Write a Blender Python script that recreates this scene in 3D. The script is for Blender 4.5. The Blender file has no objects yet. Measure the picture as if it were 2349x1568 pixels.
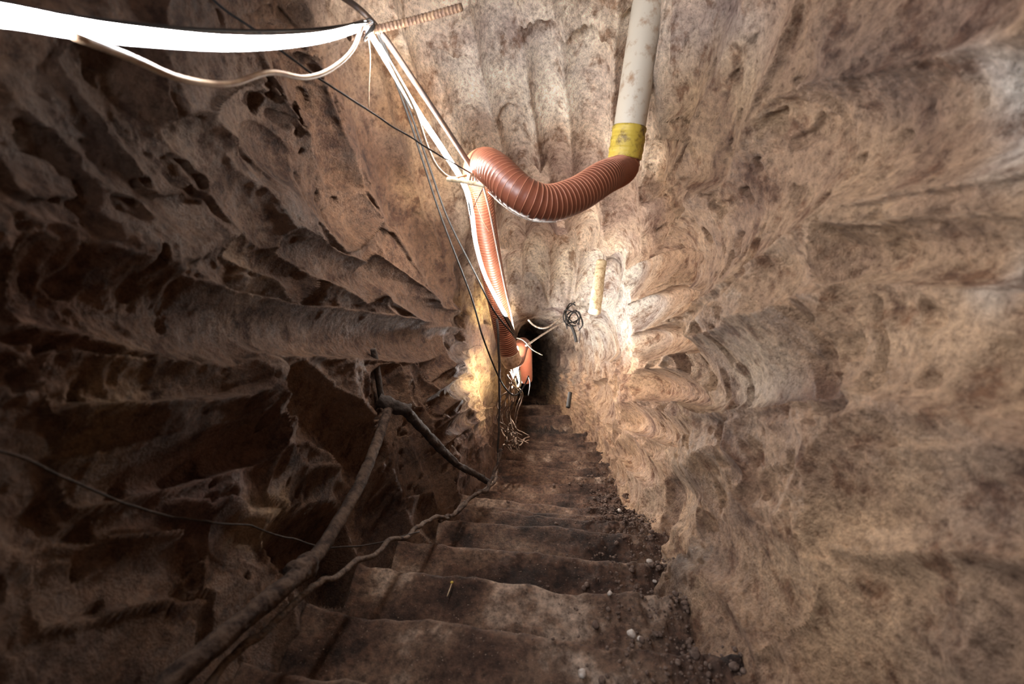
import bpy, math, random
import numpy as np
from mathutils import Vector
random.seed(7); rng = np.random.RandomState(11)
R = math.radians

# ------------------------------------------------------------------ camera, world, exposure
W, H, F = 2349.0, 1568.0, 1044.0          # picture size and focal length in its pixels
PITCH = R(28.0); CP, SP = math.cos(PITCH), math.sin(PITCH); ZC = 5.0
scene = bpy.context.scene
col = scene.collection
cam = bpy.data.cameras.new('camera'); camo = bpy.data.objects.new('camera', cam); col.objects.link(camo)
camo.location = (0, 0, ZC); camo.rotation_euler = (R(90) - PITCH, 0, 0)
cam.sensor_width = 36; cam.lens = 36 * F / W; cam.clip_start = 0.02
cam.dof.use_dof = True; cam.dof.focus_distance = 2.3; cam.dof.aperture_fstop = 3.2
scene.camera = camo
vs = scene.view_settings
vs.view_transform = 'Standard'; vs.look = 'None'; vs.gamma = 1; vs.use_curve_mapping = False
vs.exposure = 0.32
world = bpy.data.worlds.new('world'); scene.world = world; world.use_nodes = True
world.node_tree.nodes['Background'].inputs[0].default_value = (.5, .38, .33, 1)
world.node_tree.nodes['Background'].inputs[1].default_value = 0.03
LED_NEAR, LED_FAR = 230.0, 400.0            # emission of the light strip, cool near part and the part by the duct

# ------------------------------------------------------------------ helpers
def cw(X, Y, D):                           # tunnel frame (right, up, along) -> world
    return np.stack([X, Y * SP + D * CP, ZC + Y * CP - D * SP], -1)
def at(px, py, D):                         # a point seen at a picture position, D metres down the tunnel
    return cw(np.float64((px - W / 2) / F * D), np.float64((H / 2 - py) / F * D), np.float64(D))
def tag(o, label=None, cat=None, group=None, kind=None):
    if label: o['label'] = label
    if cat: o['category'] = cat
    if group: o['group'] = group
    if kind: o['kind'] = kind
    return o
def link_mesh(name, verts, faces, mat, parent=None, smooth=True):
    me = bpy.data.meshes.new(name)
    verts = np.asarray(verts, dtype=np.float32)
    if isinstance(faces, np.ndarray):
        n, k = faces.shape
        me.vertices.add(len(verts)); me.vertices.foreach_set('co', verts.ravel())
        me.loops.add(n * k); me.loops.foreach_set('vertex_index', faces.astype(np.int32).ravel())
        me.polygons.add(n); me.polygons.foreach_set('loop_start', np.arange(0, n * k, k, dtype=np.int32))
        me.polygons.foreach_set('loop_total', np.full(n, k, dtype=np.int32))
        me.update(calc_edges=True)
    else:
        me.from_pydata([tuple(map(float, v)) for v in verts], [], faces)
    me.polygons.foreach_set('use_smooth', np.full(len(me.polygons), smooth))
    me.materials.append(mat)
    o = bpy.data.objects.new(name, me); col.objects.link(o)
    if parent is not None: o.parent = parent; o.matrix_parent_inverse = parent.matrix_world.inverted()
    return o
def empty(name, loc=(0, 0, 0)):
    o = bpy.data.objects.new(name, None); o.location = tuple(map(float, loc)); o.empty_display_size = .05
    col.objects.link(o); bpy.context.view_layer.update(); return o

# numpy gradient-free value noise -----------------------------------------------------------
def _hash(ix, iy, iz, seed):
    h = (ix * 374761393 + iy * 668265263 + iz * 2147483647 + seed * 1274126177) & 0xffffffff
    h = ((h ^ (h >> 13)) * 1274126177) & 0xffffffff
    h = ((h ^ (h >> 16)) * 2246822519) & 0xffffffff
    return ((h ^ (h >> 15)) & 0xffffff) / float(0xffffff)
def vnoise(x, y, z, seed=0):
    fx, fy, fz = np.floor(x), np.floor(y), np.floor(z)
    tx, ty, tz = x - fx, y - fy, z - fz
    ix, iy, iz = fx.astype(np.int64), fy.astype(np.int64), fz.astype(np.int64)
    tx, ty, tz = [t * t * t * (t * (t * 6 - 15) + 10) for t in (tx, ty, tz)]
    r = 0
    for a in (0, 1):
        for b in (0, 1):
            for c in (0, 1):
                w = (tx if a else 1 - tx) * (ty if b else 1 - ty) * (tz if c else 1 - tz)
                r = r + w * _hash(ix + a, iy + b, iz + c, seed)
    return r * 2 - 1
def fbm(x, y, z, octs=4, seed=0, gain=.5):
    r = 0; a = 1; t = 0
    for i in range(octs):
        r = r + a * vnoise(x * 2 ** i + i * 7.3, y * 2 ** i + i * 3.1, z * 2 ** i - i * 5.7, seed + i); t += a; a *= gain
    return r / t
def worley(x, y, seed=0):                  # squared distance to the nearest jittered cell centre
    ix, iy = np.floor(x).astype(np.int64), np.floor(y).astype(np.int64)
    best = np.full(x.shape, 9.0)
    for a in (-1, 0, 1):
        for b in (-1, 0, 1):
            jx = ix + a; jy = iy + b; o = np.zeros_like(jx)
            cx = jx + .1 + .8 * _hash(jx, jy, o, seed); cy = jy + .1 + .8 * _hash(jx, jy, o, seed + 5)
            wt = .25 * _hash(jx, jy, o, seed + 9)
            best = np.minimum(best, (x - cx) ** 2 + (y - cy) ** 2 + wt)
    return best

# ------------------------------------------------------------------ materials
def nt(name):
    m = bpy.data.materials.new(name); m.use_nodes = True
    t = m.node_tree; b = t.nodes['Principled BSDF']; return m, t, b
def N(t, typ, **kw):
    n = t.nodes.new(typ)
    for k, v in kw.items():
        if k.startswith('_'): setattr(n, k[1:], v)
        else: n.inputs[k.replace('__', ' ')].default_value = v
    return n
def L(t, a, b): t.links.new(a, b)
def ramp(t, fac, stops):
    r = t.nodes.new('ShaderNodeValToRGB'); L(t, fac, r.inputs[0])
    e = r.color_ramp.elements
    while len(e) < len(stops): e.new(.5)
    for i, (p, c) in enumerate(stops):
        e[i].position = p; e[i].color = (c[0], c[1], c[2], 1) if not isinstance(c, (int, float)) else (c, c, c, 1)
    return r
def mixc(t, fac, a, b, mode='MIX'):
    m = t.nodes.new('ShaderNodeMix'); m.data_type = 'RGBA'; m.blend_type = mode
    for sock, v in ((m.inputs[0], fac), (m.inputs[6], a), (m.inputs[7], b)):
        if hasattr(v, 'is_linked') or hasattr(v, 'links'): L(t, v, sock)
        elif isinstance(v, (int, float)): sock.default_value = v
        else: sock.default_value = (v[0], v[1], v[2], 1)
    return m.outputs[2]

def rock_material():
    m, t, b = nt('carved_rock')
    tc = N(t, 'ShaderNodeTexCoord'); pos = tc.outputs['Object']
    att = N(t, 'ShaderNodeAttribute', _attribute_name='mineral_and_light')
    def noise(s, d=6, r=.6, dist=0.0):
        n = N(t, 'ShaderNodeTexNoise', Scale=s, Detail=d, Roughness=r, Distortion=dist); L(t, pos, n.inputs['Vector']); return n.outputs['Fac']
    big, mid, fine, vf = noise(3.2, 6, .65), noise(12, 9, .72, .15), noise(60, 6, .75), noise(170, 5, .75)
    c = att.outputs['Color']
    # mottling of the stone: dark iron blotches, paler lime blotches
    dark = ramp(t, mid, [(.38, 1), (.49, 0)]).outputs[0]
    c = mixc(t, 1.0, c, ramp(t, big, [(.33, (.46, .38, .38)), (.46, (.92, .88, .86)), (.56, (1.08, 1.06, 1.0)), (.68, (1.5, 1.5, 1.42))]).outputs[0], 'MULTIPLY')
    dm = N(t, 'ShaderNodeMath', _operation='MULTIPLY'); L(t, dark, dm.inputs[0]); dm.inputs[1].default_value = .9
    c = mixc(t, dm.outputs[0], c, mixc(t, 1.0, c, (.38, .27, .21), 'MULTIPLY'))
    c = mixc(t, 1.0, c, ramp(t, fine, [(.32, (.42, .36, .32)), (.47, (.92, .9, .88)), (.68, (1.4, 1.36, 1.32))]).outputs[0], 'MULTIPLY')
    # small dark pits
    pit = ramp(t, vf, [(.34, 1), (.43, 0)]).outputs[0]
    pg = ramp(t, mid, [(.45, 0), (.6, 1)]).outputs[0]
    pm = N(t, 'ShaderNodeMath', _operation='MULTIPLY'); L(t, pit, pm.inputs[0]); L(t, pg, pm.inputs[1])
    c = mixc(t, pm.outputs[0], c, mixc(t, 1.0, c, (.30, .22, .18), 'MULTIPLY'))
    L(t, c, b.inputs['Base Color'])
    rr = ramp(t, mid, [(.4, .85), (.65, .5)]).outputs[0]; L(t, rr, b.inputs['Roughness'])
    b.inputs['Specular IOR Level'].default_value = .35
    add = N(t, 'ShaderNodeMath', _operation='MULTIPLY_ADD'); L(t, fine, add.inputs[0]); add.inputs[1].default_value = 1.0; 
    m2 = N(t, 'ShaderNodeMath', _operation='MULTIPLY'); L(t, mid, m2.inputs[0]); m2.inputs[1].default_value = 1.6; L(t, m2.outputs[0], add.inputs[2])
    add2 = N(t, 'ShaderNodeMath', _operation='MULTIPLY_ADD'); L(t, vf, add2.inputs[0]); add2.inputs[1].default_value = .35; L(t, add.outputs[0], add2.inputs[2])
    bu = N(t, 'ShaderNodeBump', Strength=1.0, Distance=.022); L(t, add2.outputs[0], bu.inputs['Height']); L(t, bu.outputs[0], b.inputs['Normal'])
    return m
ROCK = rock_material()

def plain(name, colr, rough=.6, metal=0, dirt=None, dscale=30, dthr=(.45, .6), bump=0.0, bscale=120, spec=.5):
    m, t, b = nt(name)
    b.inputs['Roughness'].default_value = rough; b.inputs['Metallic'].default_value = metal
    b.inputs['Specular IOR Level'].default_value = spec
    tc = N(t, 'ShaderNodeTexCoord')
    n = N(t, 'ShaderNodeTexNoise', Scale=dscale, Detail=6, Roughness=.65); L(t, tc.outputs['Object'], n.inputs['Vector'])
    if dirt:
        f = ramp(t, n.outputs['Fac'], [(dthr[0], 0), (dthr[1], 1)]).outputs[0]
        L(t, mixc(t, f, colr, dirt), b.inputs['Base Color'])
    else: 
        L(t, mixc(t, 1.0, colr, ramp(t, n.outputs['Fac'], [(.3, (.8, .8, .8)), (.7, (1.15, 1.15, 1.15))]).outputs[0], 'MULTIPLY'), b.inputs['Base Color'])
    if bump:
        n2 = N(t, 'ShaderNodeTexNoise', Scale=bscale, Detail=5); L(t, tc.outputs['Object'], n2.inputs['Vector'])
        bu = N(t, 'ShaderNodeBump', Strength=bump, Distance=.004); L(t, n2.outputs['Fac'], bu.inputs['Height']); L(t, bu.outputs[0], b.inputs['Normal'])
    return m
def emit(name, c, s):
    m = bpy.data.materials.new(name); m.use_nodes = True; t = m.node_tree; t.nodes.clear()
    e = N(t, 'ShaderNodeEmission', Color=(c[0], c[1], c[2], 1), Strength=s); o = N(t, 'ShaderNodeOutputMaterial'); L(t, e.outputs[0], o.inputs[0]); return m
M = dict(
    led_near=emit('led_cool', (.88, .93, 1.0), LED_NEAR), led_far=emit('led_white', (1.0, .95, .88), LED_FAR),
    led_rope=emit('led_rope', (1.0, .95, .88), LED_FAR * .36), led_rope_low=emit('led_rope_low', (1.0, .96, .9), LED_FAR * .26), led_deep=emit('led_deep', (1.0, .93, .85), LED_FAR * .5), led_spot=emit('led_spot', (1.0, .96, .9), LED_FAR * 5.5),
    back=plain('strip_backing', (.10, .09, .085), .6),
    cream=plain('cream_cable', (.33, .22, .13), .5, dirt=(.25, .15, .09), dscale=60),
    white=plain('pale_cable', (.62, .56, .50), .5, dirt=(.3, .22, .16), dscale=70),
    black=plain('black_cable', (.006, .005, .005), .7, dirt=(.03, .02, .014), dscale=80, dthr=(.5, .8)),
    grey=plain('grey_conduit', (.09, .07, .065), .35, dirt=(.12, .075, .05), dscale=50),
    rust=plain('rusty_bar', (.10, .05, .028), .85, dirt=(.18, .10, .05), dscale=90, bump=.5),
    duct=plain('brown_duct', (.20, .060, .030), .42, dirt=(.15, .042, .022), dscale=25, dthr=(.3, .7)),
    rib=plain('duct_rib', (.40, .155, .085), .4),
    band=plain('duct_band', (.55, .36, .24), .5, dirt=(.3, .18, .1), dscale=60),
    pvc=plain('white_pvc', (.50, .44, .36), .33, dirt=(.28, .17, .10), dscale=22, dthr=(.52, .70)),
    tape=plain('yellow_tape', (.46, .33, .045), .55, dirt=(.12, .07, .02), dscale=30, dthr=(.50, .66), bump=.5, bscale=50),
    mud=plain('muddy_crust', (.07, .045, .032), .95, dirt=(.022, .013, .010), dscale=38, dthr=(.42, .6), bump=1, bscale=90, spec=.2),
    darkmud=plain('dark_mud_crust', (.025, .016, .012), .9, dirt=(.06, .038, .028), dscale=45, dthr=(.5, .7), bump=1, bscale=90),
    mudrope=plain('muddy_rope', (.10, .065, .045), .95, dirt=(.035, .02, .014), dscale=70, bump=1),
    root=plain('dry_root', (.14, .088, .056), .85, dirt=(.05, .03, .02), dscale=60, bump=.4),
    wood=plain('pale_wood', (.72, .60, .40), .8, dirt=(.45, .31, .17), dscale=55, bump=.5),
    stone=plain('pale_stone', (.36, .31, .27), .85, dirt=(.25, .18, .14), dscale=90, bump=.6),
    brownstone=plain('brown_stone', (.075, .045, .032), .9, dirt=(.15, .10, .075), dscale=70, dthr=(.5, .7), bump=.8),
    iron=plain('dark_iron', (.03, .025, .022), .7),
)
def earth_material():
    m, t, b = nt('trodden_earth')
    tc = N(t, 'ShaderNodeTexCoord'); pos = tc.outputs['Object']
    def noise(s, d=6, r=.6):
        n = N(t, 'ShaderNodeTexNoise', Scale=s, Detail=d, Roughness=r); L(t, pos, n.inputs['Vector']); return n.outputs['Fac']
    a, f, v = noise(5, 6, .62), noise(60, 6, .7), noise(170, 3, .6)
    c = ramp(t, a, [(.38, (.018, .009, .006)), (.49, (.060, .032, .021)), (.60, (.105, .064, .043)), (.70, (.26, .19, .145))]).outputs[0]
    c = mixc(t, 1.0, c, ramp(t, f, [(.32, (.35, .32, .3)), (.48, (.95, .95, .95)), (.68, (1.7, 1.62, 1.55))]).outputs[0], 'MULTIPLY')
    sp = ramp(t, v, [(.66, 0), (.72, 1)]).outputs[0]
    c = mixc(t, sp, c, (.24, .17, .13))
    L(t, c, b.inputs['Base Color']); b.inputs['Roughness'].default_value = .85; b.inputs['Specular IOR Level'].default_value = .25
    bu = N(t, 'ShaderNodeBump', Strength=.9, Distance=.008); L(t, f, bu.inputs['Height']); L(t, bu.outputs[0], b.inputs['Normal'])
    return m
EARTH = earth_material()

# ------------------------------------------------------------------ the tunnel shell
# along the tunnel: left wall, right wall, ceiling, floor (tunnel frame, metres)
SEC = np.array([
    # D     xl     xr     yc     yf
    [-1.2, -.60,  .56,  1.05, -.80],
    [0.0,  -.62,  .56,  1.12, -.74],
    [0.5,  -.60,  .53,  1.16, -.72],
    [1.0,  -.52,  .49,  1.22, -.74],
    [1.3,  -.46,  .50,  1.15, -.77],
    [1.5,  -.41,  .53,  1.00,  -.79],
    [1.7,  -.34,  .61,  .84,  -.81],
    [1.9,  -.22,  .60,  .69,  -.84],
    [2.1,  -.26,  .59,  .60,  -.87],
    [2.4,  -.21,  .61,  .575, -.91],
    [2.7,  -.15,  .63,  .57,  -.95],
    [2.9,  -.13,  .66,  .42,  -.98],
    [3.1,  -.12,  .69,  .25,  -1.01],
    [3.5,  -.11,  .74,  .24,  -1.06],
    [4.0,  -.09,  .80,  .22,  -1.08],
    [4.3,  -.06,  .83,  .30,  -1.09],
    [5.1,  -.01,  .88,  .34,  -1.12],
    [6.0,   .02,  .80,  .33,  -1.07],
    [6.6,   .04,  .68,  .30,  -1.02],
    [7.6,  -.10,  .55,  .28,  -.92],
    [9.0,  -.60,  .30,  .28,  -.75]])
def sec(D): return [np.interp(D, SEC[:, 0], SEC[:, k]) for k in (1, 2, 3, 4)]

# tool grooves in the rock: picture x1,y1,x2,y2, half width at each end, depth
GR = [
    # ceiling flutes
    (930, -80, 1075, 420, 60, 40, .50), (1035, 150, 1135, 430, 62, 52, .62), (1120, -90, 1190, 380, 70, 50, .50),
    (1180, 300, 1215, 470, 50, 40, .72), (1235, 75, 1290, 470, 56, 42, .72), (1335, 130, 1350, 440, 78, 60, .55),
    (1330, -60, 1335, 90, 90, 60, .4), (1480, -90, 1425, 420, 60, 48, .75), (1640, -80, 1555, 270, 95, 40, .55),
    (1760, -60, 1600, 420, 80, 60, .45), (1240, 420, 1240, 560, 48, 40, .6), (1330, 440, 1345, 560, 48, 40, .65),
    (1420, 430, 1440, 600, 48, 36, .6), (1170, 420, 1180, 560, 40, 36, .6),
    (1230, 570, 1225, 690, 36, 32, .75), (1295, 550, 1290, 690, 36, 30, .75), (1360, 590, 1345, 690, 34, 30, .8), (1410, 600, 1390, 700, 28, 26, .7),
    (1185, 600, 1190, 700, 26, 24, .7),
    # left wall
    (600, 20, 700, 210, 60, 55, .35), (700, 150, 800, 440, 48, 34, .95), (800, 120, 930, 520, 58, 46, .42), (880, 90, 1010, 500, 44, 40, .42),
    (960, 300, 1060, 640, 40, 30, .42), (880, 420, 1045, 700, 44, 34, .45), (560, 230, 840, 540, 78, 60, .40), (450, 300, 620, 560, 75, 60, .35),
    (250, 120, 420, 420, 110, 70, .3), (540, 560, 700, 650, 50, 50, .55), (660, 560, 860, 660, 46, 46, .45), (850, 620, 1040, 740, 42, 34, .5),
    (60, 640, 560, 760, 110, 90, .36), (540, 740, 1050, 790, 75, 50, .42), (120, 880, 560, 880, 90, 60, .28),
    (180, 1110, 600, 1010, 70, 60, .60), (650, 880, 860, 1050, 80, 70, .50), (620, 1100, 800, 1120, 50, 50, .45),
    (720, 1180, 780, 1340, 125, 100, 1.2), (820, 1080, 900, 1260, 70, 70, .5), (880, 850, 960, 1120, 45, 45, .4), (950, 950, 1030, 1150, 34, 34, .4),
    (960, 760, 1060, 740, 26, 22, .6), (980, 850, 1070, 800, 28, 24, .6), (1000, 930, 1085, 870, 26, 22, .6), (1010, 1000, 1085, 950, 24, 20, .6),
    (1060, 620, 1075, 720, 20, 16, .6), (1110, 600, 1120, 740, 18, 14, .6), (1095, 800, 1120, 930, 18, 16, .6), (100, 1350, 420, 1300, 110, 90, .3),
    # right wall
    (1540, 640, 1850, 330, 80, 150, .40), (1850, 330, 2450, 240, 150, 170, .42), (1880, 575, 2450, 590, 78, 105, .7),
    (1575, 860, 1850, 800, 95, 130, .58), (1600, 1130, 1660, 1060, 60, 60, .55), (1560, 1090, 1545, 1260, 42, 34, .8), (1620, 1180, 1800, 1400, 80, 120, .3),
    (1930, 760, 2400, 820, 150, 190, .22), (1900, 1150, 2450, 1180, 130, 150, .22),
    (1440, 650, 1550, 610, 36, 36, 1.0), (1450, 730, 1555, 690, 36, 36, 1.1), (1455, 800, 1550, 770, 36, 38, 1.2), (1450, 880, 1560, 880, 38, 42, 1.2),
    (1430, 950, 1560, 990, 36, 38, .7), (1430, 1020, 1500, 1100, 32, 32, .6), (1440, 520, 1530, 480, 38, 38, .5), (1500, 400, 1530, 330, 36, 36, .5),
    (1380, 720, 1400, 820, 30, 28, .5), (1370, 880, 1400, 960, 26, 24, .5), (1400, 640, 1430, 580, 26, 26, .5),
]
# cracks and holes: x1,y1,x2,y2, half width px, depth m
HOLES = [(1985, 680, 1993, 860, 9, .02), (1895, 880, 1915, 930, 30, .045), (1330, 60, 1350, 70, 14, .03), (1325, 125, 1350, 120, 22, .035),
         (1390, 60, 1420, 80, 16, .03), (1480, 410, 1500, 440, 14, .05), (600, 350, 640, 380, 45, .03), (1520, 500, 1500, 560, 10, .03),
         (655, 10, 680, 40, 28, .05), (1210, 680, 1235, 690, 12, .05), (1800, 700, 1830, 720, 22, .02), (1530, 460, 1560, 420, 9, .02)]
# lumps that stand proud of the wall
LUMPS = [(590, 880, 640, 1080, 60, .05), (1560, 740, 1600, 730, 40, .02), (170, 960, 560, 930, 45, .035), (1170, 700, 1330, 712, 18, .03),
         (1500, 1180, 1560, 1210, 26, .02), (420, 1160, 640, 1190, 30, .03), (1900, 490, 2500, 470, 22, .012), (560, 640, 1040, 690, 26, .02)]
# minerals of the rock by region, with lit and shaded spots painted in (picture x, y, radius, colour)
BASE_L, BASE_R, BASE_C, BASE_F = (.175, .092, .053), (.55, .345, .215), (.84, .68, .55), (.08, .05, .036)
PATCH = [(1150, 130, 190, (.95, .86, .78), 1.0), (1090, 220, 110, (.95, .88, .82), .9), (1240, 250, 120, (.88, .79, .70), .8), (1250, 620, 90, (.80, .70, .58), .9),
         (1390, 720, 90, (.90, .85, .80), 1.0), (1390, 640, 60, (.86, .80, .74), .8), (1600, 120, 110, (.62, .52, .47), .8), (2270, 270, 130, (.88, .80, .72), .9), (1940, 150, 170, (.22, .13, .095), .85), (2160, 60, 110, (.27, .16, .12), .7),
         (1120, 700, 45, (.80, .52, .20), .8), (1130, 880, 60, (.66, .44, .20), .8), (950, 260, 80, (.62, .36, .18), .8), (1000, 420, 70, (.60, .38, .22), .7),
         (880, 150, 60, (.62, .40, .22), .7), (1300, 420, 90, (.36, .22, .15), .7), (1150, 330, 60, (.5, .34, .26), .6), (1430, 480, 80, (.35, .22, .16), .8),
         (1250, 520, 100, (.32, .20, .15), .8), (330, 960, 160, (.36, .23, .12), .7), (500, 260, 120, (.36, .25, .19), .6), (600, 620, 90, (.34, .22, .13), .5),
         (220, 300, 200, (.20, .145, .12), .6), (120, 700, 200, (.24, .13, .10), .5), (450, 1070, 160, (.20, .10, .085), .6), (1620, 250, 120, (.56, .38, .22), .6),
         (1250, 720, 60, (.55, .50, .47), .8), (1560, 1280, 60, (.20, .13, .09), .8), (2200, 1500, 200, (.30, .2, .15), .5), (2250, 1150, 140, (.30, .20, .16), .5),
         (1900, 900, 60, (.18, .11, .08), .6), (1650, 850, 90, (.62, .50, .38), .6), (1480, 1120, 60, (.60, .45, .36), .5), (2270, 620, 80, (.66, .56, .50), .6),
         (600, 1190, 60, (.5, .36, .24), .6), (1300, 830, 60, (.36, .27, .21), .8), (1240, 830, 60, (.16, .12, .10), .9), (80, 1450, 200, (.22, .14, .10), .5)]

def seg_d(u, v, x1, y1, x2, y2, end=1.0):
    dx, dy = x2 - x1, y2 - y1
    L2 = dx * dx + dy * dy; t0 = ((u - x1) * dx + (v - y1) * dy) / L2
    t = np.clip(t0, 0, 1); perp = np.hypot(u - x1 - t0 * dx, v - y1 - t0 * dy); over = np.abs(t0 - t) * L2 ** .5
    return np.hypot(perp, end * over), t

def build_shell():
    NT = 1250
    Ds = np.concatenate([np.linspace(-1.2, .22, 60, endpoint=False), np.exp(np.linspace(math.log(.22), math.log(9.0), 1050))])
    th = np.linspace(0, 2 * math.pi, NT, endpoint=False)
    D, T = np.meshgrid(Ds, th, indexing='ij')
    xl, xr, yc, yf = sec(D)
    cx, cy = (xl + xr) / 2, (yc + yf) / 2
    ca, sa = np.cos(T), np.sin(T)
    a, b = (xr - xl) / 2, (yc - yf) / 2
    n = np.where(sa > 0, 3.2, 6.0)
    r = ((np.abs(ca) / a) ** n + (np.abs(sa) / b) ** n) ** (-1 / n)
    X0, Y0 = cx + ca * r, cy + sa * r
    Dp = np.maximum(D, .22)
    near = np.clip((D - .24) / .16, 0, 1)
    nx, ny, nz = X0, Y0, D
    wob = 1.0
    U = W / 2 + F * X0 / Dp + 8 * wob * fbm(nx * 5, ny * 5, nz * 5, 3, 3) * np.clip(1.2 / Dp, .3, 2.5)
    V = H / 2 - F * Y0 / Dp + 8 * wob * fbm(nx * 5 + 9, ny * 5, nz * 5, 3, 8) * np.clip(1.2 / Dp, .3, 2.5)
    carve = np.zeros_like(D)
    # random pick scallops, long along the tunnel
    s = D * 1.0; arc = T * .62 + .38 * ca * D + .05 * fbm(nx * 6, ny * 6, nz * 6, 2, 31)
    sw = s + .06 * fbm(nx * 5, ny * 5, nz * 5, 2, 37)
    w1 = worley(sw / .26, arc / .15, 3)
    w2 = worley(sw / .11 + 40, arc / .085, 17)
    amp = (1 - .3 * np.clip(-ca / .5, 0, 1)) * 1 - .55 * np.clip((sa - .75) / .2, 0, 1)
    carve = .062 * amp * (1 - w1 / .6) + .012 * (1 - w2 / .6)
    E = np.zeros_like(D); cov = np.zeros_like(D)
    for (x1, y1, x2, y2, wa, wb, k) in GR:
        d, t = seg_d(U, V, x1, y1, x2, y2, 2.6)
        w = wa + (wb - wa) * t
        q = 1 - (d / w) ** 2
        E = np.maximum(E, np.clip(2.1 * k * w * Dp / F * q, 0, .2) * near); cov = np.maximum(cov, q * near)
    cv = np.clip(cov * 3.5, 0, 1); carve = np.maximum(carve * (1 - .8 * cv), E + .2 * carve * cv)
    for (x1, y1, x2, y2, w, dm) in HOLES:
        d, t = seg_d(U, V, x1, y1, x2, y2); carve += near * dm * np.clip(1.3 - d / w, 0, 1) ** .7 * (d < 1.3 * w)
    for (x1, y1, x2, y2, w, dm) in LUMPS:
        d, t = seg_d(U, V, x1, y1, x2, y2); carve -= near * dm * np.clip(1 - d / w, 0, 1) ** .8
    # rock grain: streaks in the cutting direction plus crumbly patches
    rough = np.clip(fbm(nx * 2.2, ny * 2.2, nz * 2.2, 3, 51) * 1.6 + .5, .15, 1)
    grain = .012 * fbm(nx * 6, ny * 6, nz * 6, 4, 61, .5) + (.008 * fbm(nx * 26, ny * 26, nz * 26, 2, 71, .6) + .005 * np.clip(2.4 - D, 0, 1) * fbm(nx * 80, ny * 80, nz * 80, 2, 73, .6)) * rough \
        + .006 * np.abs(fbm(nx * 40, ny * 14, nz * 14, 2, 81)) + .0035 * np.clip(1.6 - D, 0, 1) * rough * fbm(nx * 110, ny * 110, nz * 110, 2, 91)
    pit = np.clip((fbm(nx * 24, ny * 24, nz * 24, 2, 101) - .22) / .18, 0, 1) * np.clip(fbm(nx * 4, ny * 4, nz * 4, 2, 103) * 2.5 + .55, 0, 1) * np.clip(3.2 - D, 0, 1) * (1 - .75 * np.clip((sa - .7) / .2, 0, 1))
    grain = grain + .016 * pit * (3 - 2 * pit) * pit
    disp = carve - .018 + grain
    # keep neighbouring floor part calm
    X, Y = X0 + ca * disp, Y0 + sa * disp
    Dd = D + .03 * fbm(nx * 4, ny * 4, nz * 4, 2, 99)
    P = cw(X, Y, Dd)
    # minerals, with painted light and shade blended in
    def sm(x, a, b): t = np.clip((x - a) / (b - a), 0, 1); return (t * t * (3 - 2 * t))[..., None]
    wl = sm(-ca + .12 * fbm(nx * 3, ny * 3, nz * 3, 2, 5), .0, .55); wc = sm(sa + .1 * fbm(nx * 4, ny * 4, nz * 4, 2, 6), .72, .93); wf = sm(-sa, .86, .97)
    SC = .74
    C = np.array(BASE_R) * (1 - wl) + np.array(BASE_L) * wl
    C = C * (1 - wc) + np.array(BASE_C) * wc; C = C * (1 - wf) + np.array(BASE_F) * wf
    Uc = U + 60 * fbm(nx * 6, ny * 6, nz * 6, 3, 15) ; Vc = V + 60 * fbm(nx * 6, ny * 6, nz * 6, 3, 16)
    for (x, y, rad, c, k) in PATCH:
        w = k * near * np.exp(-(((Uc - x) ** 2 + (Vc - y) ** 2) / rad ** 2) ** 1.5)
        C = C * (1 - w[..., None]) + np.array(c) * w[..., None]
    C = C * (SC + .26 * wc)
    nr = len(Ds)
    idx = np.arange(nr * NT).reshape(nr, NT)
    deg = np.degrees(th)
    parts = [('wall_right', (deg >= 308) | (deg < 68)), ('ceiling', (deg >= 68) & (deg < 114)), ('wall_left', (deg >= 114) & (deg < 232)), ('floor', (deg >= 232) & (deg < 308))]
    Pf, Cf = P.reshape(-1, 3), C.reshape(-1, 3)
    nxt = np.roll(idx, -1, axis=1)
    for name, msk in parts:
        cols = np.where(msk)[0]
        q = np.stack([idx[:-1, cols], idx[1:, cols], nxt[1:, cols], nxt[:-1, cols]], -1).reshape(-1, 4)
        used, inv = np.unique(q, return_inverse=True)
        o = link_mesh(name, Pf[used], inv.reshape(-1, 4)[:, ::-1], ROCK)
        ca_ = o.data.color_attributes.new('mineral_and_light', 'FLOAT_COLOR', 'POINT')
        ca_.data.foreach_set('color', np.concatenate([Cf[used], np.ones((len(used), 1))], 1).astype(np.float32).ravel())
        tag(o, kind='structure')
    # the tunnel bends away; rock closes it far down
    g = 60; uu, vv = np.meshgrid(np.linspace(-1.2, .9, g), np.linspace(-1.2, .8, g), indexing='ij')
    dd = 8.6 + .15 * fbm(uu * 4, vv * 4, uu * 0, 4, 5)
    i = np.arange(g * g).reshape(g, g)
    o = link_mesh('wall_back', cw(uu, vv, dd).reshape(-1, 3), np.stack([i[:-1, :-1], i[1:, :-1], i[1:, 1:], i[:-1, 1:]], -1).reshape(-1, 4), ROCK)
    ca_ = o.data.color_attributes.new('mineral_and_light', 'FLOAT_COLOR', 'POINT')
    ca_.data.foreach_set('color', np.tile(np.array([.25, .2, .17, 1], np.float32), g * g)); tag(o, kind='structure')
build_shell()

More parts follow.
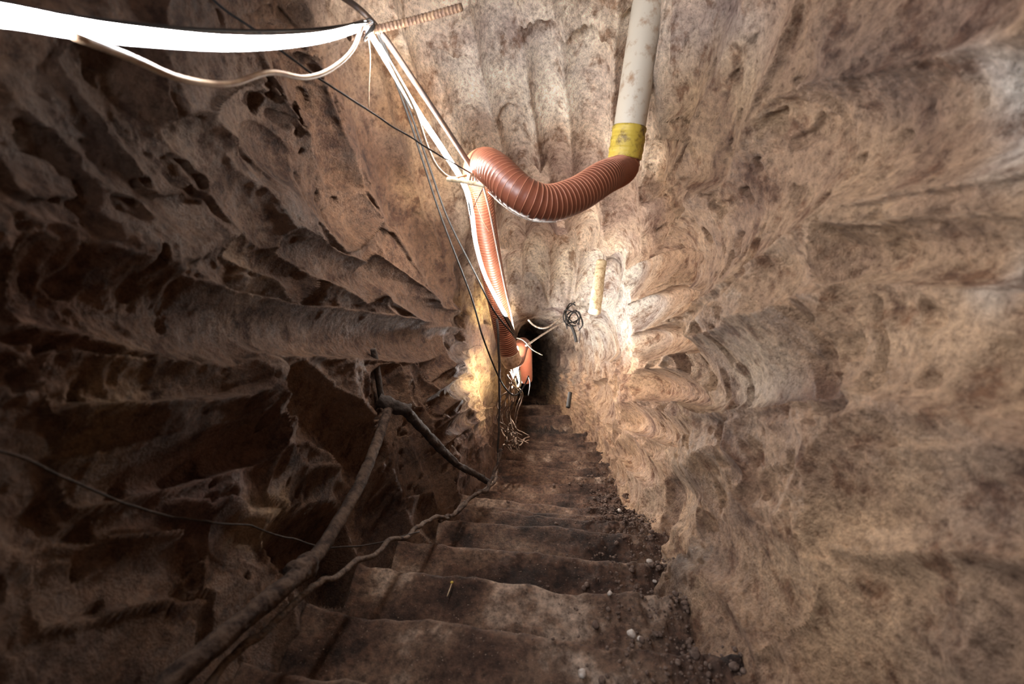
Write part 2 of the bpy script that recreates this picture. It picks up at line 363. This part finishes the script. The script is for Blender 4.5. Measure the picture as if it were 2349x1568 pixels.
# ------------------------------------------------------------------ the steps
# picture height of each nosing at mid width, distance, left end and right end (tunnel frame x)
ST = [(1600, .80), (1445, 1.0), (1335, 1.22), (1262, 1.46), (1208, 1.72), (1182, 1.90), (1172, 2.0), (1155, 2.15), (1130, 2.4), (1108, 2.65), (1090, 2.9),
      (1071, 3.2), (1056, 3.5), (1031, 4.0), (1022, 4.25), (1013, 4.5), (991, 5.1), (951, 6.0), (928, 6.6), (905, 7.4), (893, 8.4)]
stairs = empty('staircase', at(1174, 1445, 1.0))
tag(stairs, 'long flight of worn earthen steps going down between the rock walls', 'staircase')
STEP_Z = []
def step_frame():
    out = []
    for y, D in ST:
        p = cw(0.0, (H / 2 - y) / F * D, D); out.append((p[1], p[2], D))
    return out
SF = step_frame()
Yprev = SF[0][0] - .9
for i, (yn, zn, D) in enumerate(SF):
    xl, xr, _, _ = [float(v) for v in sec(D)]
    x0, x1 = xl + (.05 if D < 1.85 else -.10), xr + .08
    nx_ = 220 if D < 3 else 120
    zdrop = (SF[i + 1][1] if i + 1 < len(SF) else zn - .1) - .12
    back = Yprev - (.12 if i else 0)
    depth = yn - back
    prof = [(back + depth * t, 0) for t in np.linspace(0, .93, 26 if D < 3 else 14)]
    rr_ = .016
    prof += [(yn - rr_ + rr_ * math.sin(a), -rr_ + rr_ * math.cos(a)) for a in np.linspace(.2, math.pi / 2, 5)]
    hh = zn - zdrop
    prof += [(yn - .006 * k, -rr_ - (hh - rr_) * k / 9.) for k in range(1, 10)]
    prof = np.array(prof)
    xs = np.linspace(x0, x1, nx_)
    PX, PI_ = np.meshgrid(xs, np.arange(len(prof)), indexing='ij')
    PY = prof[PI_, 0]; PZ = zn + prof[PI_, 1]
    mid = (xl + xr) / 2
    yaw = -.11 if D < 2.4 else -.05
    frac = (PX - xl) / (x1 - xl)
    PY = PY + (PX - mid) * yaw + .022 * fbm(PX * 6, PX * 0 + i * 3.1, PX * 0, 4, 5)
    wave = .010 * fbm(PX * 7, PY * 7, PX * 0 + i, 3, 7) + .003 * fbm(PX * 40, PY * 40, PZ * 40, 3, 9)
    rub = np.clip((frac - .60) / .3, 0, 1)
    rubL = np.clip((.10 - frac) / .1, 0, 1)
    if 1.8 < D < 2.6: rub = np.clip((frac - .5) / .3, 0, 1)
    crumb = rub * (.008 + .045 * np.abs(fbm(PX * 22, PY * 22, PZ * 22, 4, 13, .6)) + .02 * rub * fbm(PX * 9, PY * 9, PZ * 9, 2, 19))
    top = np.clip(1 + prof[PI_, 1] / .06, 0, 1)
    PZ = PZ + wave + crumb * top + rubL * .02 * top
    PY = PY - rub * (1 - top) * .012 * fbm(PX * 25, PY * 25, PZ * 25, 3, 23) + .004 * fbm(PX * 30, PY * 30, PZ * 30, 2, 29)
    PX, PY, PZ = [np.concatenate([q[:1] - (.25 if q is PZ else (.03 if q is PX else 0)), q], 0) for q in (PX, PY, PZ)]   # left flank of the step
    g = PX.shape; idx = np.arange(g[0] * g[1]).reshape(g)
    fc = np.stack([idx[:-1, :-1], idx[1:, :-1], idx[1:, 1:], idx[:-1, 1:]], -1).reshape(-1, 4)
    link_mesh('step', np.stack([PX, PY, PZ], -1).reshape(-1, 3), fc, EARTH, stairs)
    Yprev = yn
def step_z(y, x, D):
    for (yn, zn, d) in SF:
        if y < yn + (x * -.08): return zn
    return SF[-1][1]

# ------------------------------------------------------------------ round things: cables, pipes, duct
def smooth(pts, n=12):
    P = [np.array(p, float) for p in pts]; P = [2 * P[0] - P[1]] + P + [2 * P[-1] - P[-2]]
    out = []
    for i in range(1, len(P) - 2):
        for k in range(n):
            t = k / n; a, b, c, d = P[i - 1:i + 3]
            out.append(.5 * ((2 * b) + (c - a) * t + (2 * a - 5 * b + 4 * c - d) * t * t + (3 * b - a - 3 * c + d) * t ** 3))
    out.append(P[-2]); return np.array(out)
def resample(P, step):
    d = np.r_[0, np.cumsum(np.linalg.norm(np.diff(P, axis=0), axis=1))]; n = max(2, int(d[-1] / step))
    s = np.linspace(0, d[-1], n + 1); return np.stack([np.interp(s, d, P[:, k]) for k in range(3)], -1), s
def frames(P):
    T = np.gradient(P, axis=0); T /= np.linalg.norm(T, axis=1)[:, None] + 1e-12
    u = np.cross(T[0], (0, 0, 1)); 
    if np.linalg.norm(u) < 1e-3: u = np.array((1., 0, 0))
    u /= np.linalg.norm(u); US = []
    for t in T:
        u = u - t * np.dot(u, t); u /= np.linalg.norm(u); US.append(u.copy())
    US = np.array(US); return T, US, np.cross(T, US)
def tube(P, rad, seg=10, cap=True):
    P = np.asarray(P); n = len(P); T, Uu, Vv = frames(P)
    rad = np.broadcast_to(np.asarray(rad, float).reshape(-1, 1) if np.ndim(rad) == 1 else rad, (n, seg))
    a = np.linspace(0, 2 * math.pi, seg, endpoint=False)
    V = P[:, None] + rad[..., None] * (np.cos(a)[None, :, None] * Uu[:, None] + np.sin(a)[None, :, None] * Vv[:, None])
    V = V.reshape(-1, 3); f = []
    i = np.arange(n * seg).reshape(n, seg); j = np.roll(i, -1, 1)
    f = np.stack([i[:-1], j[:-1], j[1:], i[1:]], -1).reshape(-1, 4).tolist()
    if cap: f += [list(range(seg))[::-1], list(range((n - 1) * seg, n * seg))]
    return V, f
def px(pts): return [at(*p) for p in pts]
def cable(name, pts, r, mat, label=None, cat=None, group=None, parent=None, jit=0, seg=8, step=.012, lumps=0, seed=1, raw=False, taper=None):
    P = smooth(pts if raw else px(pts), 14); P, s = resample(P, step)
    if jit:
        P = P + jit * np.stack([fbm(s * 14, s * 0 + k, s * 0 + seed, 3, seed) for k in (1, 5, 9)], -1)
    rad = np.full(len(P), r)
    if taper is not None: rad = rad * np.linspace(taper[0], taper[1], len(P))
    if lumps:
        a = np.linspace(0, 2 * math.pi, seg, endpoint=False)
        S, A = np.meshgrid(s, a, indexing='ij')
        rad2 = rad[:, None] * (1 + lumps * fbm(S * 30, np.cos(A) * 1.2, np.sin(A) * 1.2 + seed, 4, seed, .6))
        V, f = tube(P, rad2, seg)
    else: V, f = tube(P, rad, seg)
    o = link_mesh(name, V, f, mat, parent)
    if label: tag(o, label, cat, group)
    return o
def merge(items):
    VV, FF, k = [], [], 0
    for V, f in items:
        VV.append(V); FF += [[q + k for q in fc] for fc in f]; k += len(V)
    return np.concatenate(VV), FF

# --- white pipe, yellow tape, brown flexible duct -----------------------------------------
pipe_pts = [at(1508, -110, 1.38), at(1490, 0, 1.41), at(1443, 300, 1.50)]
pipe = empty('drain_pipe', pipe_pts[0]); tag(pipe, 'straight white plastic pipe hanging from the ceiling, its lower end wrapped in yellow tape', 'pipe')
P, s = resample(smooth(pipe_pts, 10), .01)
V, f = tube(P, .0515, 40); link_mesh('pipe_body', V, f, M['pvc'], pipe)
dirp = P[-1] - P[-2]; dirp /= np.linalg.norm(dirp)
P2 = np.array([P[-1] - dirp * .012 + dirp * t for t in np.linspace(0, .098, 40)])
a = np.linspace(0, 2 * math.pi, 40, endpoint=False); S, A = np.meshgrid(np.linspace(0, .1, 40), a, indexing='ij')
rt = .0545 + .0018 * fbm(S * 60, np.cos(A) * 2, np.sin(A) * 2, 3, 4) + .0016 * (np.sin(S * 190 + .5 * np.sin(A)) > .3) 
V, f = tube(P2, rt, 40); o = link_mesh('tape_wrap', V, f, M['tape'], pipe); o['label'] = 'wrinkled yellow tape around the pipe end'
tape_end = P2[-1]
cable('tape_groove', [P2[18] + .0545 * np.array([math.cos(q), math.sin(q) * SP * .3, 0]) for q in (0, .1)], .0008, M['black'], parent=pipe, raw=True) if False else None

duct_c = [tape_end - dirp * .03, tape_end + dirp * .03, at(1385, 408, 1.36), at(1320, 448, 1.28), at(1250, 466, 1.23), at(1188, 440, 1.21), at(1140, 395, 1.26), at(1112, 378, 1.36), at(1096, 392, 1.50),
          at(1100, 440, 1.62), at(1110, 520, 1.74), at(1126, 610, 1.90), at(1145, 700, 2.08), at(1160, 780, 2.24), at(1168, 812, 2.30)]
duct = empty('flexible_duct', duct_c[4]); tag(duct, 'long brown ribbed flexible duct looping below the yellow taped pipe then running down the left', 'duct')
P = smooth(duct_c, 30); P, s = resample(P, .0026)
pitch = .0135
RD = np.interp(s, [0, .06, .2, s[-1]], [.046, .0485, .0485, .0475])
rad = RD + .0014 * (np.abs(np.sin(math.pi * s / pitch)) - .6) + .0015 * fbm(s * 5, s * 0, s * 0, 2, 3)
V, f = tube(P, rad, 40); link_mesh('duct_hose', V, f, M['duct'], duct)
T_, U_, V_ = frames(P)
ph = 2 * math.pi * s / pitch
HP = np.stack([np.interp(np.linspace(0, s[-1], int(s[-1] / pitch * 30)), s, (RD + .0008)) ], -1)
ss = np.linspace(0, s[-1], int(s[-1] / pitch * 30))
def ip(A): return np.stack([np.interp(ss, s, A[:, k]) for k in range(3)], -1)
pp = 2 * math.pi * ss / pitch
helix = ip(P) + HP * (np.cos(pp)[:, None] * ip(U_) + np.sin(pp)[:, None] * ip(V_))
V, f = tube(helix, .0010, 5); o = link_mesh('spiral_rib', V, f, M['rib'], duct); o['label'] = 'paler wire spiral round the duct'
# band at the lower end and elbow
e = [at(1168, 806, 2.29), at(1171, 820, 2.31), at(1176, 828, 2.33)]
P, s = resample(smooth(e), .004); V, f = tube(P, .0505, 36); o = link_mesh('end_band', V, f, M['band'], duct); o['label'] = 'cream clamping band'
duct2_c = [at(1178, 826, 2.34), at(1186, 822, 2.42), at(1193, 800, 2.5), at(1199, 790, 2.62), at(1204, 800, 2.76), at(1206, 835, 2.88), at(1207, 870, 2.98)]
d2 = empty('flexible_duct', duct2_c[3]); tag(d2, 'short reddish duct length bending up and dropping beyond the cream clamping band', 'duct')
P, s = resample(smooth(duct2_c, 20), .003); V, f = tube(P, .040 + .0015 * np.abs(np.sin(math.pi * s / .011)), 32); link_mesh('duct_hose', V, f, M['duct'], d2)

# --- LED light strip ------------------------------------------------------------------------
def strip(pts, width, face, mat, root, wspan=(1, 1)):
    """flat glowing face plus a dark channel behind it; `face` is the point each face looks at"""
    P = smooth(pts, 12); P, s = resample(P, .03)
    T = np.gradient(P, axis=0); T /= np.linalg.norm(T, axis=1)[:, None]
    tgt = np.array(face); w = width * np.linspace(wspan[0], wspan[1], len(P))[:, None]
    nrm = tgt - P; nrm -= T * (nrm * T).sum(1)[:, None]; nrm /= np.linalg.norm(nrm, axis=1)[:, None]
    sd = np.cross(T, nrm); n = len(P)
    A, B = P + sd * w / 2, P - sd * w / 2
    V = np.concatenate([A + nrm * .001, B + nrm * .001]); f = [[i, i + 1, n + i + 1, n + i] for i in range(n - 1)]
    link_mesh('glowing_face', V, f, mat, root, False)
    prof = [(.52, .003), (.52, -.006), (-.52, -.006), (-.52, .003), (-.505, .0), (.505, .0)]
    V = np.concatenate([P + sd * w * a + nrm * b for a, b in prof])
    f = []
    for k in range(6):
        k2 = (k + 1) % 6; f += [[k * n + i, k * n + i + 1, k2 * n + i + 1, k2 * n + i] for i in range(n - 1)]
    link_mesh('backing', V, f, M['back'], root, False)
lamp = empty('light_strip', at(840, 62, 1.08))
tag(lamp, 'glaring bluish white light strip sagging across the upper left to the rusty bar', 'light strip')
strip([cw(-.50, .62, -1.0), cw(-.50, .55, -.5), cw(-.49, .42, 0.0), at(-900, -140, .26), at(-330, -10, .33), at(0, 34, .42), at(180, 66, .47), at(350, 86, .53), at(520, 98, .61), at(660, 94, .73), at(760, 80, .88), at(838, 56, 1.08)], .021, at(1700, 350, 1.0), M['led_near'], lamp, (1.0, .8))
lamp2 = empty('light_strip', at(960, 200, 1.2))
tag(lamp2, 'narrow white light strip running down from the rusty bar and along the brown duct', 'light strip')
P, s = resample(smooth([at(846, 70, 1.09), at(900, 160, 1.13), at(960, 260, 1.22), at(1020, 350, 1.30), at(1068, 430, 1.42), at(1084, 500, 1.56)]), .03)
V, f = tube(P, .0075, 8); link_mesh('glowing_rope', V, f, M['led_rope'], lamp2)
P, s = resample(smooth([at(1084, 500, 1.52), at(1092, 560, 1.60), at(1112, 630, 1.73), at(1142, 690, 1.86), at(1160, 722, 1.95)]), .03)
V, f = tube(P, .0070, 8); link_mesh('glowing_rope', V, f, M['led_rope_low'], lamp2)
strip([at(1160, 722, 1.95), at(1172, 744, 2.03), at(1181, 772, 2.12)], .022, at(1500, 700, 2.9), M['led_far'], lamp2)
lamp3 = empty('light_strip', at(1186, 810, 2.35))
tag(lamp3, 'short bright light strip end dangling below the duct clamping band', 'light strip')
P, s = resample(smooth([at(1186, 796, 2.30), at(1190, 828, 2.40), at(1186, 850, 2.46), at(1192, 874, 2.50)]), .012)
V, f = tube(P, .0060, 8); link_mesh('glowing_rope', V, f, M['led_spot'], lamp3)

lamp4 = empty('light_strip', at(1196, 862, 3.2))
tag(lamp4, 'far light strip low on the left wall behind the reddish duct length', 'light strip')
strip([at(1188, 884, 3.0), at(1193, 872, 3.5), at(1197, 862, 4.2), at(1202, 850, 5.2), at(1200, 845, 6.4)], .02, at(1300, 860, 5.0), M['led_deep'], lamp4)

# --- conduit, rebar, cables of the upper left ----------------------------------------------
c = empty('conduit_pipe', at(850, 50, 1.1)); tag(c, 'thin grey conduit slanting down from the top edge, past the rusty bar, to the duct', 'conduit')
cable('conduit_tube', [(745, -35, 1.02), (850, 46, 1.10), (960, 200, 1.20), (1096, 404, 1.36)], .0075, M['grey'], parent=c, seg=12)
reb = empty('steel_rod', at(950, 40, 1.12)); tag(reb, 'short rusty ribbed steel bar sticking out of the rock near the top', 'steel bar')
P, s = resample(smooth([at(800, 84, 1.06), at(850, 70, 1.09), at(960, 44, 1.10), at(1060, 16, 1.08)], 12), .0012)
rd = .0085 + .0011 * (np.mod(s, .0095) < .004)
V, f = tube(P, rd, 14); link_mesh('ribbed_bar', V, f, M['rust'], reb)
w = []
for k in range(5):
    q = np.linspace(0, 2 * math.pi, 24); c0 = at(846, 60 + 4 * k, 1.083); 
    w.append(tube(np.stack([c0[0] + .013 * np.cos(q), c0[1] + .014 * np.sin(q), c0[2] + .016 * np.sin(q + .4 * k)], -1), .0016, 6))
V, f = merge(w); o = link_mesh('wire_tie', V, f, M['black'], reb); o['label'] = 'dark binding wire round the bar'
cable('loop_cable', [(170, 82, .44), (300, 132, .5), (400, 176, .55), (480, 192, .6), (540, 190, .64), (620, 166, .7), (700, 178, .78), (760, 158, .86), (808, 115, .96), (832, 58, 1.06)], .0042, M['cream'],
      'thick cream cable hanging in a wavy loop under the bright light strip', 'cable', seg=12)
cable('hanging_cable', [(852, 72, 1.09), (905, 165, 1.13), (950, 250, 1.2), (982, 340, 1.27), (1005, 385, 1.3), (1035, 408, 1.33), (1070, 402, 1.35)], .0038, M['cream'],
      'cream cable curving down from the rusty bar to the tie at the duct', 'cable', seg=10)
cable('thin_cord', [(843, 76, 1.1), (849, 130, 1.11), (846, 200, 1.12), (846, 246, 1.13)], .0016, M['cream'], 'short thin yellowish cord hanging straight down below the rusty bar', 'cord')
cable('wire', [(470, -20, .78), (530, 35, .8), (600, 80, .82), (660, 128, .85), (720, 172, .9), (800, 225, .98), (900, 290, 1.1), (1000, 350, 1.22), (1085, 400, 1.34)], .0022, M['black'],
      'dark twisted wire crossing in front of the glaring light strip', 'wire', jit=.003)
cable('black_cable', [(862, 66, 1.10), (890, 140, 1.2), (935, 262, 1.34), (975, 385, 1.48), (1013, 500, 1.60), (1080, 678, 1.76), (1109, 777, 1.8), (1147, 870, 1.95), (1172, 903, 2.0), (1190, 902, 2.05), (1206, 878, 2.1), (1212, 862, 2.15)], .0036, M['black'],
      'black cable from the rusty bar that droops lowest, sagging past the duct end', 'cable')
cable('black_cable', [(866, 66, 1.10), (896, 140, 1.2), (943, 262, 1.34), (986, 385, 1.48), (1027, 500, 1.60), (1089, 625, 1.74), (1134, 714, 1.8), (1178, 768, 2.0)], .0036, M['black'],
      'black cable from the rusty bar crossing over the lit duct', 'cable')
cable('overhead_wire', [(-300, -60, .36), (60, 18, .44), (250, 48, .5), (480, 68, .62), (700, 68, .82), (846, 50, 1.07)], .0022, M['black'], 'thin dark wire stretched just above the glaring light strip', 'wire')
cable('overhead_wire', [(-300, -20, .38), (60, 36, .45), (250, 64, .51), (480, 80, .63), (700, 76, .83), (846, 56, 1.075)], .0018, M['white'], 'thin pale wire stretched between the dark wire and the glaring strip', 'wire')
cable('duct_cable', [(1108, 425, 1.5), (1122, 480, 1.6), (1140, 570, 1.72), (1158, 660, 1.9), (1172, 720, 2.02), (1180, 768, 2.14)], .0042, M['grey'], 'grey cable lying along the right side of the descending duct', 'cable')
cable('duct_cable', [(1068, 415, 1.40), (1078, 480, 1.5), (1094, 560, 1.62), (1118, 650, 1.78), (1150, 715, 1.94), (1178, 765, 2.1)], .0030, M['black'], 'black cable lying along the bright strip on the duct', 'cable')
cable('silver_chain', [(1120, 440, 1.33), (1150, 468, 1.28), (1185, 492, 1.24), (1225, 507, 1.22), (1275, 509, 1.23)], .0016, M['white'], 'thin white string trailing under the looping duct', 'string')
t = empty('wooden_stick', at(1060, 420, 1.33)); tag(t, 'rough brown stick wedged across the duct at the cable tie', 'stick')
cable('stick_wood', [(1026, 411, 1.32), (1065, 416, 1.31), (1112, 426, 1.30)], .0062, M['wood'], parent=t, lumps=.25, seg=12, step=.004)
w = []
for k in range(4):
    q = np.linspace(0, 2 * math.pi, 20); c0 = at(1078 + 5 * k, 411, 1.32)
    w.append(tube(np.stack([c0[0] + .004 * np.sin(q + k), c0[1] + .016 * np.cos(q), c0[2] + .016 * np.sin(q)], -1), .0016, 5))
V, f = merge(w); link_mesh('cord_tie', V, f, M['rust'], t)
cable('loose_wire', [(1100, 450, 1.4), (1108, 430, 1.38), (1075, 500, 1.45)], .0012, M['black'], 'short black wire end sticking out left of the duct', 'wire')
cable('copper_wire', [(1085, 440, 1.5), (1105, 500, 1.55), (1122, 530, 1.6)], .0012, M['rust'], 'thin copper coloured wire lying across the upper end of the descending duct', 'wire')

# --- far end cables --------------------------------------------------------------------------
cable('pale_cable', [(1206, 793, 2.45), (1240, 770, 2.7), (1285, 742, 3.0), (1312, 728, 3.1)], .0055, M['white'], 'pale cable stretched straight from the far duct to the dark wire tangle', 'cable')
cable('pale_cable', [(1212, 734, 2.6), (1228, 748, 2.7), (1248, 752, 2.8), (1268, 743, 2.9), (1294, 720, 3.05)], .0055, M['white'], 'pale cable sagging in a short curve beneath the rock lip', 'cable')
cable('white_wire', [(1181, 774, 2.2), (1200, 780, 2.25), (1222, 802, 2.3), (1244, 814, 2.35)], .0022, M['white'], 'thin white wire end curling right above the cream clamping band', 'wire')
wt = empty('wire_tangle', at(1318, 735, 3.05)); tag(wt, 'tangle of dark wires and clips hanging on the lit right wall', 'wires')
for k in range(7):
    a0 = rng.uniform(0, 6.28); cx_, cy_ = 1318 + rng.uniform(-8, 8), 726 + rng.uniform(-8, 14)
    pts = [(cx_ + 16 * math.cos(a0 + q * .9) * rng.uniform(.6, 1.2), cy_ + 24 * math.sin(a0 + q * .9) * rng.uniform(.6, 1.2), 3.02 + rng.uniform(-.05, .05)) for q in range(6)]
    cable('wire_loop', pts, .0042, M['black'], parent=wt, seed=k)
cable('wire_tail', [(1310, 745, 3.0), (1318, 765, 3.0), (1322, 784, 3.0)], .010, M['black'], parent=wt)
cable('wire_tail', [(1322, 740, 3.0), (1330, 760, 3.02), (1328, 786, 3.0)], .005, M['grey'], parent=wt)
t = empty('wooden_peg', at(1370, 650, 2.66)); tag(t, 'pale wooden peg driven into the white rock at the end of the ceiling', 'peg')
cable('peg_wood', [(1380, 600, 2.62), (1374, 640, 2.58), (1364, 716, 2.5)], .034, M['wood'], parent=t, lumps=.12, seg=20, step=.006, taper=(.85, 1.0))
cable('iron_spike', [(1308, 900, 5.3), (1303, 934, 5.2)], .024, M['iron'], 'small dark iron spike standing by the right wall far down the steps', 'spike', lumps=.15)

# --- roots and cords hanging left of the far steps -------------------------------------------
cable('cable_drop', [(1140, 730, 2.0), (1144, 800, 2.05), (1145, 900, 2.15), (1144, 1000, 2.2), (1141, 1060, 2.25)], .0055, M['darkmud'], 'dark muddy cable hanging straight down the left wall beside the duct end', 'cable', jit=.004)
for k in range(11):
    xx = 1158 + k * 3.4 + rng.uniform(-3, 3); yb = 985 + rng.uniform(-25, 50)
    pts = [(1170 + rng.uniform(-6, 14), 852 + rng.uniform(-6, 30), 2.4 + rng.uniform(0, .1)), (xx + rng.uniform(-8, 8), 905, 2.45), (xx - 8 + rng.uniform(-10, 10), 950, 2.5), (xx + rng.uniform(-8, 8), yb, 2.52), (xx + rng.uniform(-12, 28), yb + 18, 2.5)]
    cable('hanging_root', pts, .0035 + .0025 * rng.rand(), M['root'], 'dry brown root in the bundle hanging beside the upper far steps', 'root', 'roots hanging by the left wall', jit=.014, taper=(1, .5), seed=k + 3)
for k in range(10):
    x0_ = 1150 + rng.uniform(0, 40); y0_ = 1000 + rng.uniform(-14, 34)
    pts = [(x0_ + q * rng.uniform(4, 11) * (1 if k % 2 else -.4), y0_ + rng.uniform(-10, 12), 2.55 + .03 * q) for q in range(5)]
    cable('fallen_root', pts, .004, M['root'], 'thin brown root lying in the tangle at the foot of the hanging roots', 'root', 'roots tangled at the left end of the far steps', jit=.012, seed=k + 31)
cable('root_strip', [(1180, 868, 2.36), (1186, 890, 2.35), (1194, 880, 2.34), (1192, 850, 2.33)], .005, M['wood'], 'pale torn fibre strip dangling in the glare under the duct', 'fibre')
cable('dangling_wire', [(1212, 862, 2.5), (1216, 880, 2.5), (1212, 908, 2.5)], .003, M['black'], 'short black wire dangling below the far reddish duct', 'wire')

# --- handrail of muddy pipes along the left --------------------------------------------------
hr = empty('handrail', at(700, 1300, .95)); tag(hr, 'mud crusted handrail of bent bars along the dark left side of the steps', 'handrail')
cable('lower_rail', [(230, 1760, .52), (400, 1560, .60), (520, 1455, .68), (620, 1370, .77), (692, 1310, .86)], .0165, M['mud'], parent=hr, lumps=.35, seg=20, step=.004, seed=4)
cable('coupling', [(672, 1322, .845), (690, 1306, .865), (712, 1290, .90)], .0205, M['mud'], parent=hr, lumps=.5, seg=20, step=.003, seed=6)
cable('diagonal_brace', [(705, 1302, .88), (760, 1222, 1.0), (820, 1120, 1.16), (862, 1020, 1.34), (884, 960, 1.45), (893, 930, 1.5)], .0145, M['mud'], parent=hr, lumps=.3, seg=18, step=.005, seed=8)
cable('post', [(856, 800, 1.46), (866, 860, 1.48), (876, 925, 1.5)], .0105, M['darkmud'], parent=hr, lumps=.3, seg=14, step=.005, seed=10)
cable('joint', [(868, 915, 1.49), (900, 930, 1.50), (940, 942, 1.52)], .021, M['darkmud'], parent=hr, lumps=.5, seg=18, step=.004, seed=12)
cable('upper_rail', [(930, 940, 1.52), (960, 972, 1.58), (1000, 1018, 1.68), (1050, 1065, 1.8), (1092, 1088, 1.92), (1122, 1106, 2.0)], .0165, M['darkmud'], parent=hr, lumps=.45, seg=18, step=.005, seed=14, taper=(1, .75))
cable('muddy_rope', [(380, 1700, .56), (480, 1568, .66), (600, 1450, .76), (700, 1360, .88), (800, 1296, 1.02), (905, 1238, 1.2), (960, 1208, 1.34), (1000, 1188, 1.48), (1035, 1183, 1.6), (1060, 1158, 1.72), (1100, 1130, 1.86), (1130, 1108, 1.98), (1142, 1070, 2.1), (1146, 1040, 2.16)], .0064, M['mudrope'],
      'long muddy rope trailing down the left ends of the steps', 'rope', lumps=.3, jit=.012, seg=12, step=.005)
cable('muddy_rope', [(1012, 1192, 1.5), (1040, 1176, 1.62), (1085, 1140, 1.78), (1118, 1118, 1.92), (1136, 1085, 2.05), (1150, 1030, 2.15)], .0070, M['mud'], 'thinner muddy cord twisting beside the long rope at the fourth step', 'rope', lumps=.3, jit=.012, seg=10, seed=9, step=.005)
cable('trailing_wire', [(-80, 1010, .5), (60, 1050, .54), (180, 1112, .6), (300, 1160, .68), (440, 1192, .78), (570, 1205, .9), (660, 1232, 1.0), (740, 1252, 1.08), (830, 1252, 1.16), (905, 1236, 1.22), (960, 1218, 1.3)], .0018, M['darkmud'],
      'thin dark wire sagging across the lower left wall to the steps', 'wire', jit=.004)

# --- stones on the steps ---------------------------------------------------------------------
def stone_mesh(name, r, seed):
    n, m = 14, 20; th, phh = np.meshgrid(np.linspace(0, math.pi, n), np.linspace(0, 2 * math.pi, m, endpoint=False), indexing='ij')
    x, y, z = np.sin(th) * np.cos(phh), np.sin(th) * np.sin(phh), np.cos(th)
    rr = r * (1 + .30 * fbm(x * 1.6 + seed, y * 1.6, z * 1.6, 3, seed)); rr = np.round(rr / r * 7) / 7 * r * .35 + rr * .65
    V = np.stack([x * rr * 1.15, y * rr * .95, z * rr * .7], -1).reshape(-1, 3)
    i = np.arange(n * m).reshape(n, m); j = np.roll(i, -1, 1)
    return V, np.stack([i[:-1], i[1:], j[1:], j[:-1]], -1).reshape(-1, 4)
def tread_hit(x, y):                       # where a line of sight meets the steps
    best = None
    for i, (yn, zn, D) in enumerate(SF):
        dz = (H / 2 - y) / F; d = (zn - ZC) / (dz * CP - SP)
        X = (x - W / 2) / F * d; yy = d * (dz * SP + CP)
        yb = SF[i - 1][0] if i else -1
        if yb - .02 <= yy + X * .1 <= yn + .02: best = (X, yy, zn); break
    return best
SM = [(1488, 1296, .014, 'stone', 'pale grey stone beside the right wall on the third step down'),
      (1515, 1310, .009, 'stone', 'small white chip just right of the pale stone on the third step'),
      (1500, 1341, .009, 'stone', 'flat tan chip at the dark right end of the second nosing'),
      (1397, 1370, .010, 'stone', 'pointed cream pebble on the second step right of centre'),
      (1447, 1465, .014, 'stone', 'white lump at the nosing of the nearest step'),
      (1465, 1474, .008, 'stone', 'tiny pale crumb right of the white lump on the nearest nosing'),
      (1335, 1556, .014, 'stone', 'white smear of stone at the bottom edge of the nearest step'),
      (1166, 1157, .012, 'brownstone', 'round dark clod at the left of the bright middle steps'),
      (1270, 1117, .014, 'brownstone', 'brown pebble in the middle of the bright middle steps'),
      (1420, 1178, .016, 'stone', 'pale rubble piece at the right end of the middle steps'),
      (1395, 1145, .018, 'brownstone', 'grey brown stone against the right wall above the pale rubble'),
      (1590, 1510, .018, 'brownstone', 'dark clod near the right wall on the nearest step')]
for k, (x, y, r_, mt, lb) in enumerate(SM):
    h = tread_hit(x, y)
    if h is None: continue
    r_ *= .62; V, f = stone_mesh('stone', r_, k * 3 + 1)
    o = link_mesh('stone', V, f, M[mt]); o.location = (h[0], h[1], h[2] + .015 + r_ * .4); o.rotation_euler = (0, 0, k * 1.3)
    tag(o, lb, 'stone')
# loose rubble nobody could count, along the right ends of the steps
items = []
protos = [stone_mesh('c', 1.0, q) for q in range(8)]
for k in range(2600):
    i = rng.randint(1, 13); yn, zn, D = SF[i]; yb = SF[i - 1][0]
    xl, xr, _, _ = [float(v) for v in sec(D)]
    fr = 1 - abs(rng.normal(0, .17)); 
    if fr < .4: continue
    X = xl + (xr - xl) * fr; Yw = rng.uniform(yb, yn) - .1 * (X - (xl + xr) / 2)
    rs = (.0016 + .0030 * rng.rand() ** 2 + .006 * rng.rand() ** 12); V, f = protos[k % 8]
    ang = rng.uniform(0, 6.28); c_, s_ = math.cos(ang), math.sin(ang)
    Vr = np.stack([V[:, 0] * c_ - V[:, 1] * s_, V[:, 0] * s_ + V[:, 1] * c_, V[:, 2]], -1)
    rub = min(max((fr - .60) / .3, 0), 1)
    items.append((Vr * rs + np.array([X, Yw, zn + .012 + .014 * rub]), f))
VV = np.concatenate([v for v, _ in items]); off = np.cumsum([0] + [len(v) for v, _ in items[:-1]])
FF = np.concatenate([f + o_ for (_, f), o_ in zip(items, off)])
o = link_mesh('rubble', VV, FF, M['brownstone']); tag(o, 'crumbs of dark earth and rubble strewn along the right ends of the steps', 'rubble', kind='stuff')
mt_ = tread_hit(1031, 1358)
if mt_ is not None:
    b_ = np.array(mt_) + np.array([0, 0, .012])
    t = empty('matchstick', b_); tag(t, 'tiny pale twig with a yellow tip lying on the second step', 'twig')
    cable('twig_shaft', [b_ + np.array([-.003, -.018, 0]), b_ + np.array([.002, .0, .002]), b_ + np.array([.005, .016, .002])], .0013, M['wood'], parent=t, raw=True)
    V, f = stone_mesh('s', .0035, 2); link_mesh('yellow_tip', V + b_ + np.array([.005, .018, .003]), f, M['tape'], t)
